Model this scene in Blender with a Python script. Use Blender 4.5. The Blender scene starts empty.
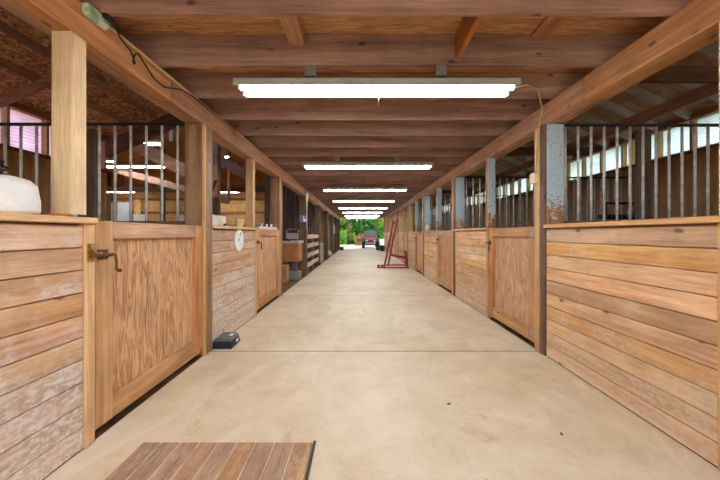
import bpy, bmesh, math, random
from mathutils import Vector, Matrix
random.seed(7)
SC = bpy.context.scene
COL = SC.collection
PI = math.pi

# ------------------------------------------------------------------ helpers
class MB:
    """collects shapes (world coordinates) that become ONE mesh object"""
    def __init__(self): self.bm = bmesh.new()
    def box(self, x0, x1, y0, y1, z0, z1, bev=0.0, rot=None, piv=None):
        x0, x1 = min(x0, x1), max(x0, x1); y0, y1 = min(y0, y1), max(y0, y1); z0, z1 = min(z0, z1), max(z0, z1)
        t = bmesh.new()
        vs = [t.verts.new((x, y, z)) for x in (x0, x1) for y in (y0, y1) for z in (z0, z1)]
        for f in ((0,1,3,2),(4,6,7,5),(0,4,5,1),(2,3,7,6),(0,2,6,4),(1,5,7,3)):
            t.faces.new([vs[i] for i in f])
        if bev > 0:
            bmesh.ops.bevel(t, geom=t.edges[:], offset=bev, segments=1, affect='EDGES', profile=0.5)
        if rot is not None:
            p = Vector(piv) if piv else Vector(((x0+x1)/2, (y0+y1)/2, (z0+z1)/2))
            bmesh.ops.transform(t, matrix=Matrix.Translation(p) @ rot @ Matrix.Translation(-p), verts=t.verts[:])
        self._join(t); return self
    def _join(self, t):
        me = bpy.data.meshes.new('tmp'); t.to_mesh(me); t.free()
        self.bm.from_mesh(me); bpy.data.meshes.remove(me)
    def bar(self, a, b, w, h, up=(0,0,1), bev=0.0):
        """a square-cut timber from a to b, w wide, h deep (along up)"""
        a = Vector(a); b = Vector(b); d = b-a; L = d.length; d.normalize()
        u = Vector(up); s = d.cross(u)
        if s.length < 1e-5: s = d.cross(Vector((1,0,0)))
        s.normalize(); u = s.cross(d).normalized()
        t = bmesh.new()
        vs = [t.verts.new(a + d*(L*i) + s*(w/2*j) + u*(h/2*k)) for i in (0,1) for j in (-1,1) for k in (-1,1)]
        for f in ((0,1,3,2),(4,6,7,5),(0,4,5,1),(2,3,7,6),(0,2,6,4),(1,5,7,3)):
            t.faces.new([vs[i] for i in f])
        bmesh.ops.recalc_face_normals(t, faces=t.faces[:])
        if bev > 0: bmesh.ops.bevel(t, geom=t.edges[:], offset=bev, segments=1, affect='EDGES', profile=0.5)
        self._join(t); return self
    def tube(self, pts, r, n=10, caps=True):
        pts = [Vector(p) for p in pts]; rings = []
        prev = None
        for i, p in enumerate(pts):
            if i == 0: d = pts[1]-p
            elif i == len(pts)-1: d = p-pts[i-1]
            else: d = (pts[i+1]-p).normalized() + (p-pts[i-1]).normalized()
            d.normalize()
            if prev is None:
                s = d.cross(Vector((0,0,1)))
                if s.length < 1e-3: s = d.cross(Vector((1,0,0)))
            else:
                s = prev - d*prev.dot(d)
                if s.length < 1e-4: s = d.orthogonal()
            s.normalize(); prev = s; u = d.cross(s)
            rr = r[i] if isinstance(r, (list, tuple)) else r
            rings.append([self.bm.verts.new(p + s*rr*math.cos(2*PI*k/n) + u*rr*math.sin(2*PI*k/n)) for k in range(n)])
        for A, B in zip(rings, rings[1:]):
            for k in range(n):
                f = self.bm.faces.new((A[k], A[(k+1)%n], B[(k+1)%n], B[k])); f.smooth = True
        if caps:
            self.bm.faces.new(rings[0][::-1]); self.bm.faces.new(rings[-1])
        return self
    def lathe(self, c, prof, n=24, axis='z', sx=1, sy=1):
        """prof: (radius, height) list around axis through c"""
        c = Vector(c); rings = []
        for r, h in prof:
            ring = []
            for k in range(n):
                a = 2*PI*k/n; x = r*math.cos(a)*sx; y = r*math.sin(a)*sy
                p = (x, y, h) if axis == 'z' else ((h, x, y) if axis == 'x' else (x, h, y))
                ring.append(self.bm.verts.new(c + Vector(p)))
            rings.append(ring)
        for A, B in zip(rings, rings[1:]):
            for k in range(n):
                f = self.bm.faces.new((A[k], A[(k+1)%n], B[(k+1)%n], B[k])); f.smooth = True
        self.bm.faces.new(rings[0][::-1]); self.bm.faces.new(rings[-1])
        return self
    def prism(self, poly, axis, a, b):
        """poly in the two other axes, extruded from a to b along axis"""
        def P(u, v, w):
            return {'x': (w, u, v), 'y': (u, w, v), 'z': (u, v, w)}[axis]
        A = [self.bm.verts.new(P(u, v, a)) for u, v in poly]; B = [self.bm.verts.new(P(u, v, b)) for u, v in poly]
        n = len(poly)
        self.bm.faces.new(A[::-1]); self.bm.faces.new(B)
        for k in range(n): self.bm.faces.new((A[k], A[(k+1)%n], B[(k+1)%n], B[k]))
        return self
    def quad(self, *ps):
        self.bm.faces.new([self.bm.verts.new(p) for p in ps]); return self

def link(o, parent=None):
    COL.objects.link(o)
    if parent is not None: o.parent = parent
    return o
def worldloc(o):
    v = Vector((0,0,0))
    while o is not None:
        v += o.location; o = o.parent
    return v
def build(name, mb, mat, parent=None, loc=None):
    """link the collected shapes as one mesh; vertices were given in world coordinates"""
    bmesh.ops.recalc_face_normals(mb.bm, faces=mb.bm.faces[:])
    off = worldloc(parent) if parent is not None else Vector(loc if loc else (0,0,0))
    if parent is None and loc is None:
        n = max(1, len(mb.bm.verts))
        xs = [v.co for v in mb.bm.verts]
        off = Vector((sum(v.x for v in xs)/n, sum(v.y for v in xs)/n, min(v.z for v in xs)))
    for v in mb.bm.verts: v.co -= off
    me = bpy.data.meshes.new(name); mb.bm.to_mesh(me); mb.bm.free()
    me.materials.append(mat)
    o = bpy.data.objects.new(name, me); link(o, parent)
    if parent is None: o.location = off
    return o
def tag(o, label, cat, group=None, kind=None):
    o['label'] = label; o['category'] = cat
    if group: o['group'] = group
    if kind: o['kind'] = kind
    return o
def struct(o, label=None, cat=None):
    o['kind'] = 'structure'
    if label: o['label'] = label
    if cat: o['category'] = cat
    return o
def thing(name, loc, label, cat, group=None):
    o = bpy.data.objects.new(name, None); o.empty_display_size = .1
    link(o); o.location = loc
    return tag(o, label, cat, group, 'thing')
def dup(root, loc, label):
    r = root.copy(); link(r); r.location = loc; r['label'] = label
    for ch in list(root.children):
        c = ch.copy(); link(c); c.parent = r
        for g in list(ch.children):
            d = g.copy(); link(d); d.parent = c
    return r
ORD = ['nearest','second','third','fourth','fifth','sixth','seventh','eighth','ninth','tenth']

# ------------------------------------------------------------------ materials
def lin(c):
    def f(u):
        u /= 255.0
        return u/12.92 if u <= .04045 else ((u+.055)/1.055)**2.4
    return (f(c[0]), f(c[1]), f(c[2]), 1)
class N:
    """small node-graph helper"""
    def __init__(self, name):
        self.m = bpy.data.materials.new(name); self.m.use_nodes = True
        self.t = self.m.node_tree; self.t.nodes.clear()
        self.out = self.t.nodes.new('ShaderNodeOutputMaterial')
    def n(self, kind, **kw):
        x = self.t.nodes.new('ShaderNode'+kind)
        for k, v in kw.items(): setattr(x, k, v)
        return x
    def set(self, sock, v):
        if hasattr(v, 'is_output') or isinstance(v, bpy.types.NodeSocket): self.t.links.new(v, sock)
        else: sock.default_value = v
    def math(self, op, a, b=0.0, clamp=False):
        x = self.n('Math', operation=op); x.use_clamp = clamp
        self.set(x.inputs[0], a); self.set(x.inputs[1], b); return x.outputs[0]
    def vmath(self, op, a, b):
        x = self.n('VectorMath', operation=op); self.set(x.inputs[0], a); self.set(x.inputs[1], b); return x.outputs[0]
    def noise(self, vec, scale, detail=3, rough=.5, dist=0):
        x = self.n('TexNoise'); self.set(x.inputs['Vector'], vec); x.inputs['Scale'].default_value = scale
        x.inputs['Detail'].default_value = detail; x.inputs['Roughness'].default_value = rough; x.inputs['Distortion'].default_value = dist
        return x.outputs['Fac']
    def ramp(self, fac, stops):
        x = self.n('ValToRGB'); self.set(x.inputs[0], fac); e = x.color_ramp.elements
        while len(e) > 1: e.remove(e[-1])
        e[0].position = stops[0][0]; e[0].color = stops[0][1]
        for p, c in stops[1:]:
            k = e.new(p); k.color = c
        return x.outputs[0]
    def mix(self, fac, a, b, mode='MIX'):
        x = self.n('Mix', data_type='RGBA', blend_type=mode)
        self.set(x.inputs[0], fac); self.set(x.inputs[6], a); self.set(x.inputs[7], b); return x.outputs[2]
    def smooth(self, v, lo, hi):
        x = self.n('MapRange', interpolation_type='SMOOTHSTEP'); self.set(x.inputs[0], v)
        x.inputs[1].default_value = lo; x.inputs[2].default_value = hi; return x.outputs[0]
    def bsdf(self, col, rough=.6, metal=0, bump=None, bstr=.2, spec=.3):
        b = self.n('BsdfPrincipled'); self.set(b.inputs['Base Color'], col); self.set(b.inputs['Roughness'], rough)
        b.inputs['Metallic'].default_value = metal; b.inputs['Specular IOR Level'].default_value = spec
        if bump is not None:
            k = self.n('Bump'); k.inputs['Strength'].default_value = bstr; k.inputs['Distance'].default_value = .01
            self.set(k.inputs['Height'], bump); self.t.links.new(k.outputs[0], b.inputs['Normal'])
        self.t.links.new(b.outputs[0], self.out.inputs[0]); return b

def wood(name, light, mid, dark, axis='y', vary=.28, knots=True, rings=False, scuff=None, rough=.62, ringf=20, paint=None, streak=.5, sat=.84):
    g = N(name)
    tc = g.n('TexCoord').outputs['Object']
    isl = g.n('NewGeometry').outputs['Random Per Island']
    obj = g.n('ObjectInfo').outputs['Random']
    rnd = g.math('FRACT', g.math('ADD', g.math('MULTIPLY', isl, 7.31), g.math('MULTIPLY', obj, 3.77)))
    cmb = g.n('CombineXYZ')
    g.set(cmb.inputs[0], g.math('MULTIPLY', rnd, 31.0)); g.set(cmb.inputs[1], g.math('MULTIPLY', rnd, 47.0)); g.set(cmb.inputs[2], g.math('MULTIPLY', rnd, 19.0))
    v = g.vmath('ADD', tc, cmb.outputs[0])
    sc = {'x': (.55,9,9), 'y': (9,.55,9), 'z': (9,9,.55)}[axis]
    vs = g.vmath('MULTIPLY', v, sc)
    n1 = g.noise(vs, 1.0, 4, .55, .7)
    n2 = g.noise(vs, 5.0, 3, .6, .2)
    n3 = g.noise(g.vmath('MULTIPLY', v, {'x': (2.2,60,60), 'y': (60,2.2,60), 'z': (60,60,2.2)}[axis]), 2.2, 3, .65, .3)
    blot = g.noise(v, 2.6, 4, .6)
    if rings:
        vr = g.vmath('MULTIPLY', v, {'x': (1.5,13,13), 'y': (13,1.5,13), 'z': (13,13,1.5)}[axis])
        nr = g.noise(vr, 1.3, 3.5, .5, .6)
        s = g.math('SINE', g.math('MULTIPLY', nr, float(ringf)*6.28))
        s = g.math('ADD', g.math('MULTIPLY', s, .5), .5)
        t = g.math('ADD', g.math('MULTIPLY', s, .5), g.math('MULTIPLY', n2, .5))
    else:
        t = g.math('ADD', g.math('MULTIPLY', n1, 1-streak*.6), g.math('MULTIPLY', n2, streak*.6))
    if rings: col = g.ramp(t, [(.1, lin(dark)), (.42, lin(mid)), (.85, lin(light))])
    else: col = g.ramp(t, [(.3, lin(dark)), (.5, lin(mid)), (.68, lin(light))])
    val = g.math('ADD', g.math('MULTIPLY', rnd, vary), 1-vary*.5)
    val = g.math('MULTIPLY', val, g.math('ADD', g.math('MULTIPLY', blot, .7), .65))
    val = g.math('MULTIPLY', val, g.math('ADD', g.math('MULTIPLY', g.smooth(n3, .36, .6), .20), .86))
    hs = g.n('HueSaturation'); g.set(hs.inputs['Color'], col); g.set(hs.inputs['Value'], val); g.set(hs.inputs['Hue'], g.math('ADD', g.math('MULTIPLY', g.math('FRACT', g.math('MULTIPLY', rnd, 3.3)), .011), .4935))
    g.set(hs.inputs['Saturation'], g.math('ADD', g.math('MULTIPLY', g.math('FRACT', g.math('MULTIPLY', rnd, 5.7)), .26), sat))
    col = hs.outputs[0]
    if knots:
        vk = g.vmath('MULTIPLY', v, {'x': (3.2,7,7), 'y': (7,3.2,7), 'z': (7,7,3.2)}[axis])
        vo = g.n('TexVoronoi'); g.set(vo.inputs['Vector'], vk); vo.inputs['Scale'].default_value = 1
        kk = g.math('SUBTRACT', 1.0, g.smooth(g.math('ADD', vo.outputs['Distance'], g.math('MULTIPLY', g.noise(v, 40, 2), .08)), .10, .19))
        sep = g.n('SeparateColor'); g.set(sep.inputs[0], vo.outputs['Color'])
        kk = g.math('MULTIPLY', kk, g.math('LESS_THAN', sep.outputs[0], .75))
        col = g.mix(g.math('MULTIPLY', kk, .8), col, lin((int(dark[0]*.55), int(dark[1]*.5), int(dark[2]*.5))))
    if scuff:
        sc_col, amt, zlo, zhi = scuff
        sx = g.n('SeparateXYZ'); g.set(sx.inputs[0], tc)
        zf = g.math('SUBTRACT', 1.0, g.smooth(sx.outputs[2], zlo, zhi))
        big = g.smooth(g.math('ADD', g.noise(v, 2.2, 4, .6), g.math('MULTIPLY', zf, .30)), .48, .74)
        fine = g.smooth(g.noise(g.vmath('MULTIPLY', v, {'y': (20,9,20), 'z': (20,20,9), 'x': (9,20,20)}[axis]), 2.2, 5, .7), .42, .62)
        col = g.mix(g.math('MULTIPLY', g.math('MULTIPLY', big, g.math('ADD', g.math('MULTIPLY', fine, .75), .25)), amt), col, lin(sc_col))
    if paint:
        pc, zlo, zhi = paint
        sx = g.n('SeparateXYZ'); g.set(sx.inputs[0], tc)
        pz = g.smooth(sx.outputs[2], zlo, zhi)
        fl = g.math('MULTIPLY', g.smooth(g.math('ADD', g.noise(tc, 14, 5, .7), g.math('MULTIPLY', pz, .40)), .645, .675), g.smooth(g.noise(tc, 42, 3, .6), .36, .42))
        nrm = g.n('NewGeometry').outputs['Normal']
        sn = g.n('SeparateXYZ'); g.set(sn.inputs[0], nrm)
        front = g.math('LESS_THAN', sn.outputs[1], -.5)
        col = g.mix(g.math('MULTIPLY', fl, front), col, lin(pc))
    g.bsdf(col, rough, 0, g.math('ADD', g.math('MULTIPLY', n2, .6), n1), .12)
    return g.m

def plain(name, c, rough=.5, metal=0, var=.15, scale=6, spec=.4, dirt=None):
    g = N(name); tc = g.n('TexCoord').outputs['Object']
    n = g.noise(tc, scale, 4, .6)
    a = tuple(max(0, int(u*(1-var))) for u in c); b = tuple(min(255, int(u*(1+var*.6))) for u in c)
    col = g.ramp(n, [(.3, lin(a)), (.7, lin(b))])
    if dirt:
        m = g.smooth(g.noise(tc, dirt[1], 5, .65), dirt[2], dirt[2]+.12)
        col = g.mix(g.math('MULTIPLY', m, dirt[3]), col, lin(dirt[0]))
    g.bsdf(col, rough, metal, n, .06, spec); return g.m
def emit(name, c, strength):
    g = N(name); e = g.n('Emission'); e.inputs[0].default_value = lin(c); e.inputs[1].default_value = strength
    g.t.links.new(e.outputs[0], g.out.inputs[0]); return g.m

def osb(name, light, mid, dark):
    g = N(name); tc = g.n('TexCoord').outputs['Object']
    v = g.vmath('ADD', tc, g.vmath('MULTIPLY', g.n('TexNoise').outputs['Color'], (0,0,0)))
    wob = g.n('TexNoise'); g.set(wob.inputs['Vector'], tc); wob.inputs['Scale'].default_value = 5
    v = g.vmath('ADD', tc, g.vmath('MULTIPLY', wob.outputs['Color'], (.12,.12,.12)))
    vo = g.n('TexVoronoi'); g.set(vo.inputs['Vector'], g.vmath('MULTIPLY', v, (34, 20, 34))); vo.inputs['Scale'].default_value = 1
    sep = g.n('SeparateColor'); g.set(sep.inputs[0], vo.outputs['Color'])
    t = g.math('ADD', g.math('MULTIPLY', sep.outputs[0], .7), g.math('MULTIPLY', g.noise(tc, 30, 3), .3))
    col = g.ramp(t, [(.15, lin(dark)), (.5, lin(mid)), (.85, lin(light))])
    g.bsdf(col, .75, 0, t, .1, .15); return g.m

def concrete(name):
    g = N(name); tc = g.n('TexCoord').outputs['Object']
    a = g.noise(tc, .55, 5, .6, .4); b = g.noise(tc, 3.2, 6, .65, .3); c = g.noise(tc, 38, 3, .6)
    t = g.math('ADD', g.math('MULTIPLY', a, .5), g.math('ADD', g.math('MULTIPLY', b, .38), g.math('MULTIPLY', c, .12)))
    col = g.ramp(t, [(.34, lin((186,162,130))), (.48, lin((208,188,156))), (.62, lin((222,206,178)))])
    sw = g.noise(g.vmath('MULTIPLY', tc, (1.0,.35,1)), 2.0, 5, .6, 1.5)
    col = g.mix(g.math('MULTIPLY', g.smooth(sw, .52, .66), .5), col, lin((222,208,184)))
    st = g.smooth(g.noise(tc, 1.5, 6, .7, .8), .60, .72)
    col = g.mix(g.math('MULTIPLY', st, .5), col, lin((166,136,100)))
    vo = g.n('TexVoronoi'); g.set(vo.inputs['Vector'], tc); vo.inputs['Scale'].default_value = 7.5
    sp = g.n('SeparateColor'); g.set(sp.inputs[0], vo.outputs['Color'])
    k = g.math('MULTIPLY', g.math('LESS_THAN', g.math('ADD', vo.outputs['Distance'], g.math('MULTIPLY', g.noise(tc, 60, 2), .05)), .065), g.math('LESS_THAN', sp.outputs[0], .3))
    col = g.mix(g.math('MULTIPLY', k, .65), col, lin((110,84,58)))
    g.bsdf(col, g.math('ADD', g.math('MULTIPLY', b, .3), .42), 0, t, .08, .3); return g.m

def translucent(name, c, frac=.75):
    g = N(name); tc = g.n('TexCoord').outputs['Object']
    col = g.ramp(g.noise(tc, 3, 3), [(.3, lin(tuple(int(u*.9) for u in c))), (.7, lin(c))])
    d = g.n('BsdfDiffuse'); t = g.n('BsdfTranslucent'); mx = g.n('MixShader')
    g.set(d.inputs[0], col); g.set(t.inputs[0], col); mx.inputs[0].default_value = frac
    g.t.links.new(d.outputs[0], mx.inputs[1]); g.t.links.new(t.outputs[0], mx.inputs[2]); g.t.links.new(mx.outputs[0], g.out.inputs[0])
    return g.m

def leafmat(name, a, b):
    g = N(name); isl = g.n('NewGeometry').outputs['Random Per Island']
    col = g.ramp(isl, [(0, lin(a)), (1, lin(b))])
    d = g.n('BsdfDiffuse'); t = g.n('BsdfTranslucent'); mx = g.n('MixShader'); mx.inputs[0].default_value = .35
    g.set(d.inputs[0], col); g.set(t.inputs[0], col)
    g.t.links.new(d.outputs[0], mx.inputs[1]); g.t.links.new(t.outputs[0], mx.inputs[2]); g.t.links.new(mx.outputs[0], g.out.inputs[0])
    return g.m

M = {}
M['panel_r'] = wood('warm_fir_boards', (224,184,134), (204,158,110), (158,110,70), 'y', .42, scuff=((214,196,172), .6, .0, .6))
M['panel_l'] = wood('scuffed_fir_boards', (214,178,140), (192,150,112), (148,108,78), 'y', .30, scuff=((208,200,190), 1.0, .1, 1.2))
M['cap'] = wood('cap_board', (228,190,136), (212,170,116), (180,136,88), 'y', .16, knots=False)
M['frame_y'] = wood('door_rail_wood', (208,162,114), (186,138,94), (146,100,64), 'y', .15)
M['frame_z'] = wood('door_stile_wood', (208,162,114), (186,138,94), (146,100,64), 'z', .15)
M['ply'] = wood('fir_plywood', (216,164,110), (192,136,84), (142,90,50), 'z', .10, knots=False, rings=True, ringf=6)
M['beam'] = wood('beam_wood', (216,172,130), (190,142,102), (146,100,68), 'y', .16, streak=.6)
M['post_pale'] = wood('new_pale_post', (236,208,152), (222,190,130), (196,158,100), 'z', .10)
M['post'] = wood('post_wood', (172,132,94), (142,104,70), (98,68,46), 'z', .25)
M['post_dark'] = wood('old_dark_post', (122,96,74), (98,74,56), (66,48,36), 'z', .25)
M['post_paint'] = wood('post_with_flaking_blue_paint', (190,144,100), (160,116,78), (118,80,52), 'z', .2, paint=((172,196,206), -.5, .15))
M['trim'] = wood('pale_trim', (224,184,132), (204,160,108), (168,122,78), 'z', .15, knots=False)
M['trim_dark'] = wood('dark_trim', (140,100,70), (112,76,52), (80,52,36), 'z', .15)
M['joist'] = wood('joist_wood', (188,154,134), (162,128,110), (118,86,74), 'x', .2, sat=.74)
M['block'] = wood('blocking_wood', (204,152,104), (178,124,80), (140,92,56), 'y', .2, knots=False)
M['deck'] = wood('deck_plywood', (214,160,108), (190,134,86), (148,98,60), 'x', .1, knots=False, rings=True, ringf=5, sat=.78)
M['roofply_r'] = wood('roof_boards', (206,172,134), (180,146,110), (142,110,80), 'x', .2, knots=False)
M['osb'] = osb('oriented_strand_board', (236,184,142), (204,146,106), (150,98,66))
M['osb_b'] = osb('bright_strand_board', (244,200,132), (226,172,104), (184,128,72))
M['rafter'] = wood('rafter_wood', (190,146,108), (160,116,82), (122,84,56), 'x', .25, knots=False)
M['rafter_grey'] = wood('grey_painted_rafter', (214,212,196), (198,196,180), (168,162,146), 'x', .1, knots=False)
M['purlin'] = wood('purlin_wood', (184,138,98), (154,110,76), (116,80,54), 'y', .2, knots=False)
M['dark_y'] = wood('dark_planks_lengthwise', (134,98,72), (106,76,54), (70,48,34), 'y', .3)
M['dark_x'] = wood('dark_planks_crosswise', (134,98,72), (106,76,54), (70,48,34), 'x', .3)
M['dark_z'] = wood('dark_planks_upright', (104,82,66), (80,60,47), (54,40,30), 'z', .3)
M['wall_ply'] = wood('outer_wall_plywood', (228,184,138), (206,160,114), (168,124,84), 'z', .1, knots=False)
M['hatch'] = wood('worn_hatch_boards', (196,150,108), (166,120,80), (122,84,52), 'y', .2, knots=False, scuff=((196,172,146), .5, -1, 1))
M['fence'] = wood('weathered_rail', (206,188,168), (184,164,142), (142,120,100), 'y', .15)
M['concrete'] = concrete('trowelled_concrete')
M['joint'] = plain('dark_joint_filler', (74,60,46), .9, 0, .2, 9, .1)
M['dirt'] = plain('stall_dirt', (112,84,60), .9, 0, .3, 5, .1)
M['gravel'] = plain('pale_gravel', (196,180,154), .9, 0, .2, 9, .1)
M['grass'] = plain('grass_ground', (96,120,52), .9, 0, .3, 4, .1)
M['galv'] = plain('galvanised_bar', (222,226,220), .45, .0, .2, 9, .5)
M['iron'] = plain('dark_iron', (58,52,50), .5, .5, .3, 9, .4)
M['rust'] = plain('rusty_iron', (104,66,42), .6, .4, .3, 22, .4)
M['brass'] = plain('old_brass', (170,136,76), .4, .7, .25, 22, .5)
M['steel'] = plain('steel', (170,172,172), .35, .8, .15, 9, .5)
M['white_metal'] = plain('white_enamel', (226,228,224), .4, 0, .05, 6, .4)
M['enamel'] = plain('greyed_enamel', (176,184,174), .4, 0, .08, 6, .4)
M['grey_metal'] = plain('grey_metal', (140,142,138), .45, .3, .1, 6, .4)
M['white_plastic'] = plain('dusty_white_plastic', (226,224,220), .45, 0, .06, 5, .4, dirt=((150,132,110), 9, .62, .6))
M['cream'] = plain('cream_plastic', (228,206,160), .5, 0, .08, 5, .4)
M['white_card'] = plain('grey_white_card', (208,200,184), .7, 0, .1, 7, .2)
M['black'] = plain('black_plastic', (34,34,38), .4, 0, .2, 8, .4)
M['dark_grey'] = plain('grey_plastic', (96,94,92), .45, 0, .15, 8, .4)
M['red'] = plain('red_paint', (150,22,32), .4, 0, .15, 6, .5)
M['red_dark'] = plain('red_bodywork', (128,24,30), .35, 0, .1, 6, .5)
M['rubber'] = plain('tyre_rubber', (36,36,38), .8, 0, .2, 12, .2)
M['cardboard'] = plain('cardboard', (184,140,96), .8, 0, .1, 6, .2)
M['brown_board'] = plain('brown_board', (172,118,70), .55, 0, .1, 4, .3)
M['laminate'] = plain('pale_laminate', (196,182,162), .5, 0, .06, 4, .4)
M['cloth_white'] = plain('white_cloth', (214,206,194), .9, 0, .12, 9, .1)
M['cloth_blue'] = plain('blue_grey_cloth', (74,84,100), .9, 0, .2, 9, .1)
M['cloth_dark'] = plain('dark_cloth', (58,50,48), .9, 0, .2, 9, .1)
M['barrel'] = plain('grey_barrel', (170,162,150), .6, 0, .12, 6, .3)
M['sign_blue'] = plain('blue_print', (84,128,190), .5, 0, .06, 5, .3)
M['sign_white'] = plain('white_print', (236,238,238), .5, 0, .04, 5, .3)
M['green_blot'] = plain('green_print', (150,184,168), .6, 0, .15, 14, .3)
M['green_paint'] = plain('green_flaking_paint', (206,208,190), .6, 0, .06, 8, .3, dirt=((120,172,136), 11, .46, .9))
M['orange'] = plain('orange_webbing', (206,116,48), .8, 0, .15, 9, .2)
M['cord_pale'] = plain('pale_cord', (206,176,132), .6, 0, .1, 9, .3)
M['cord_black'] = plain('black_cord', (30,28,28), .5, 0, .1, 9, .3)
M['win_r'] = translucent('white_translucent_sheet', (226,238,236), .80)
M['win_l'] = translucent('pinkish_translucent_sheet', (252,238,255), .95)
M['stud'] = wood('window_stud', (206,176,112), (184,150,88), (146,112,62), 'z', .2, knots=False)
M['tube'] = emit('lit_tube', (244,248,255), 33)
M['leaf_a'] = leafmat('leaf_fresh', (44,112,38), (116,176,66))
M['leaf_b'] = leafmat('leaf_deep', (22,72,30), (70,128,50))
M['leaf_c'] = leafmat('leaf_yellowish', (96,130,50), (160,178,80))
M['bark'] = plain('bark', (92,74,58), .9, 0, .3, 12, .1)
M['brush'] = leafmat('dry_twigs', (110,84,56), (168,132,92))
M['glass'] = plain('smoky_screen', (44,54,54), .2, 0, .1, 4, .6)

# ------------------------------------------------------------------ layout constants
XL, XR = -1.667, 1.979          # aisle faces of the two stall rows
H = 1.30
BEAM0, BEAM1 = 2.476, 2.69      # beam bottom / top
JT = 2.94                       # underside of the deck
WL, WR = -5.33, 5.65            # outer walls
END = 26.45
MOD = 3.25
POSTS = [3.5 + MOD*k for k in range(8)]
Y0 = -2.0

# ------------------------------------------------------------------ ground, floor
f = MB(); js = [Y0] + [3.55 + 3.2*k for k in range(8)] + [END]
js = [Y0] + [3.56, 6.76, 9.98, 13.2, 16.4, 19.6, 22.8] + [END]
for a, b in zip(js, js[1:]):
    f.box(XL-.012, XR+.012, a+.012, b-.012, -.12, 0, .006)
struct(build('floor', f, M['concrete'], loc=(0,0,0)), 'beige concrete aisle floor with dark cross joints', 'floor')
jm = MB()
for a in js[1:-1]: jm.box(XL-.01, XR+.01, a-.0115, a+.0115, -.1, -.006)
struct(build('floor_joint', jm, M['joint'], loc=(0,0,0)), 'dark filled joints across the concrete aisle', 'joint')
struct(build('ground', MB().box(-40, 40, -30, 80, -.4, -.13), M['gravel'], loc=(0,0,0)), 'pale ground under and around the barn, lightened to bounce daylight', 'ground')  # pale colour chosen to bounce daylight up to the left windows
struct(build('stall_ground', MB().box(XR+.013, WR, Y0, END, -.13, -.03), M['dirt'], loc=(0,0,0)), 'dirt floor of the right-hand stalls', 'ground')
struct(build('hall_ground', MB().box(-17.2, XL-.013, Y0, END, -.13, -.03), M['dirt'], loc=(0,0,0)), 'dirt floor of the left-hand stalls and hall', 'ground')
struct(build('yard_ground', MB().box(-12, 14, END+.02, 40, -.13, -.04), M['gravel'], loc=(0,0,0)), 'sunlit pale gravel yard beyond the far opening', 'ground')

# ------------------------------------------------------------------ shell
struct(build('ceiling', MB().box(-2.2, 2.4, Y0, END, JT+.002, JT+.03), M['deck'], loc=(0,0,JT)), 'orange brown plywood deck above the joists', 'ceiling')
SL = .45
def roofz(d, w): return 3.30 + SL*(w-d)          # underside of the roof boards, d = distance from the centre
def roof(name, sgn, w, y0, y1, mat, label):
    m = MB(); zt = roofz(1.2, w); ze = roofz(w+.14, w)
    pts = [(sgn*1.2, zt), (sgn*(w+.14), ze), (sgn*(w+.14), ze+.03), (sgn*1.2, zt+.03)]
    m.prism(pts, 'y', y0, y1); struct(build(name, m, mat, loc=(0,0,0)), label, 'roof')
roof('roof_right', 1, WR, Y0, END, M['roofply_r'], 'brown roof boards sloping down over the right-hand stalls')
roof('roof_left', -1, -WL, Y0, 6.75, M['osb'], 'strand board roof sloping down over the left-hand stalls')
struct(build('roof_ridge', MB().box(-1.25, 1.25, Y0, END, 5.25, 5.3), M['deck'], loc=(0,0,0)))
struct(build('roof_hall', MB().box(-17.2, -1.2, 6.76, END, 5.2, 5.25), M['osb_b'], loc=(-9,0,5.2)), 'strand board roof high over the left hall', 'roof')
# outer walls
struct(build('wall_right', MB().box(WR, WR+.1, Y0, END, -.13, 2.68), M['wall_ply'], loc=(WR,12,0)), 'dark plywood outer wall behind the right-hand stalls', 'wall')
struct(build('wall_left', MB().box(WL-.1, WL, Y0, 6.74, -.13, 2.58), M['wall_ply'], loc=(WL,3,0)), 'dark plywood outer wall behind the left-hand stalls', 'wall')
struct(build('wall_back', MB().box(-17.2, -3.42, 20.5, 20.6, -.13, 5.2), M['osb_b'], loc=(-9,20.5,0)), 'strand board end wall of the left hall', 'wall')
struct(build('wall_outer', MB().box(-17.3, -17.2, 6.6, 20.6, -.13, 5.2), M['osb_b'], loc=(-17.2,13,0)), 'far side wall of the left hall', 'wall')
struct(build('wall_front', MB().box(-17.2, WL-.1, 6.5, 6.6, -.13, 5.2), M['osb_b'], loc=(-11,6.5,0)), 'near wall of the left hall', 'wall')
struct(build('wall_near', MB().box(XR+.05, WR+.1, Y0-.1, Y0, -.13, 5).box(WL-.1, XL-.05, Y0-.1, Y0, -.13, 5).box(XL-.05, XR+.05, Y0-.1, Y0, 2.75, 5.2),
       M['wall_ply'], loc=(0,Y0,0)), 'unseen near end wall added to dim the stalls, left open for daylight', 'wall')  # unseen end wall added to keep stalls dim; its opening admits daylight
struct(build('wall_far', MB().box(XR+.0, WR+.1, END, END+.1, -.13, 5).box(-17.2, XL-.0, END, END+.1, -.13, 5.2).box(XL, XR, END, END+.1, 2.62, 5.2),
       M['trim'], loc=(0,END,0)), 'end wall around the open far doorway', 'wall')
# dark lining of the left-hand bays beyond the hall
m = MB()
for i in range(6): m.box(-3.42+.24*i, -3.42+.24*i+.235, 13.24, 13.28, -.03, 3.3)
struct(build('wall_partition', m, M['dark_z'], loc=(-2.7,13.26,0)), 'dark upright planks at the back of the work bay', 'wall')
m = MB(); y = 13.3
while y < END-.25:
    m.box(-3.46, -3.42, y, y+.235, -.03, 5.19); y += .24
struct(build('wall_bays', m, M['dark_z'], loc=(-3.44,20,0)), 'dark upright planks behind the far left-hand bays', 'wall')

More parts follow.
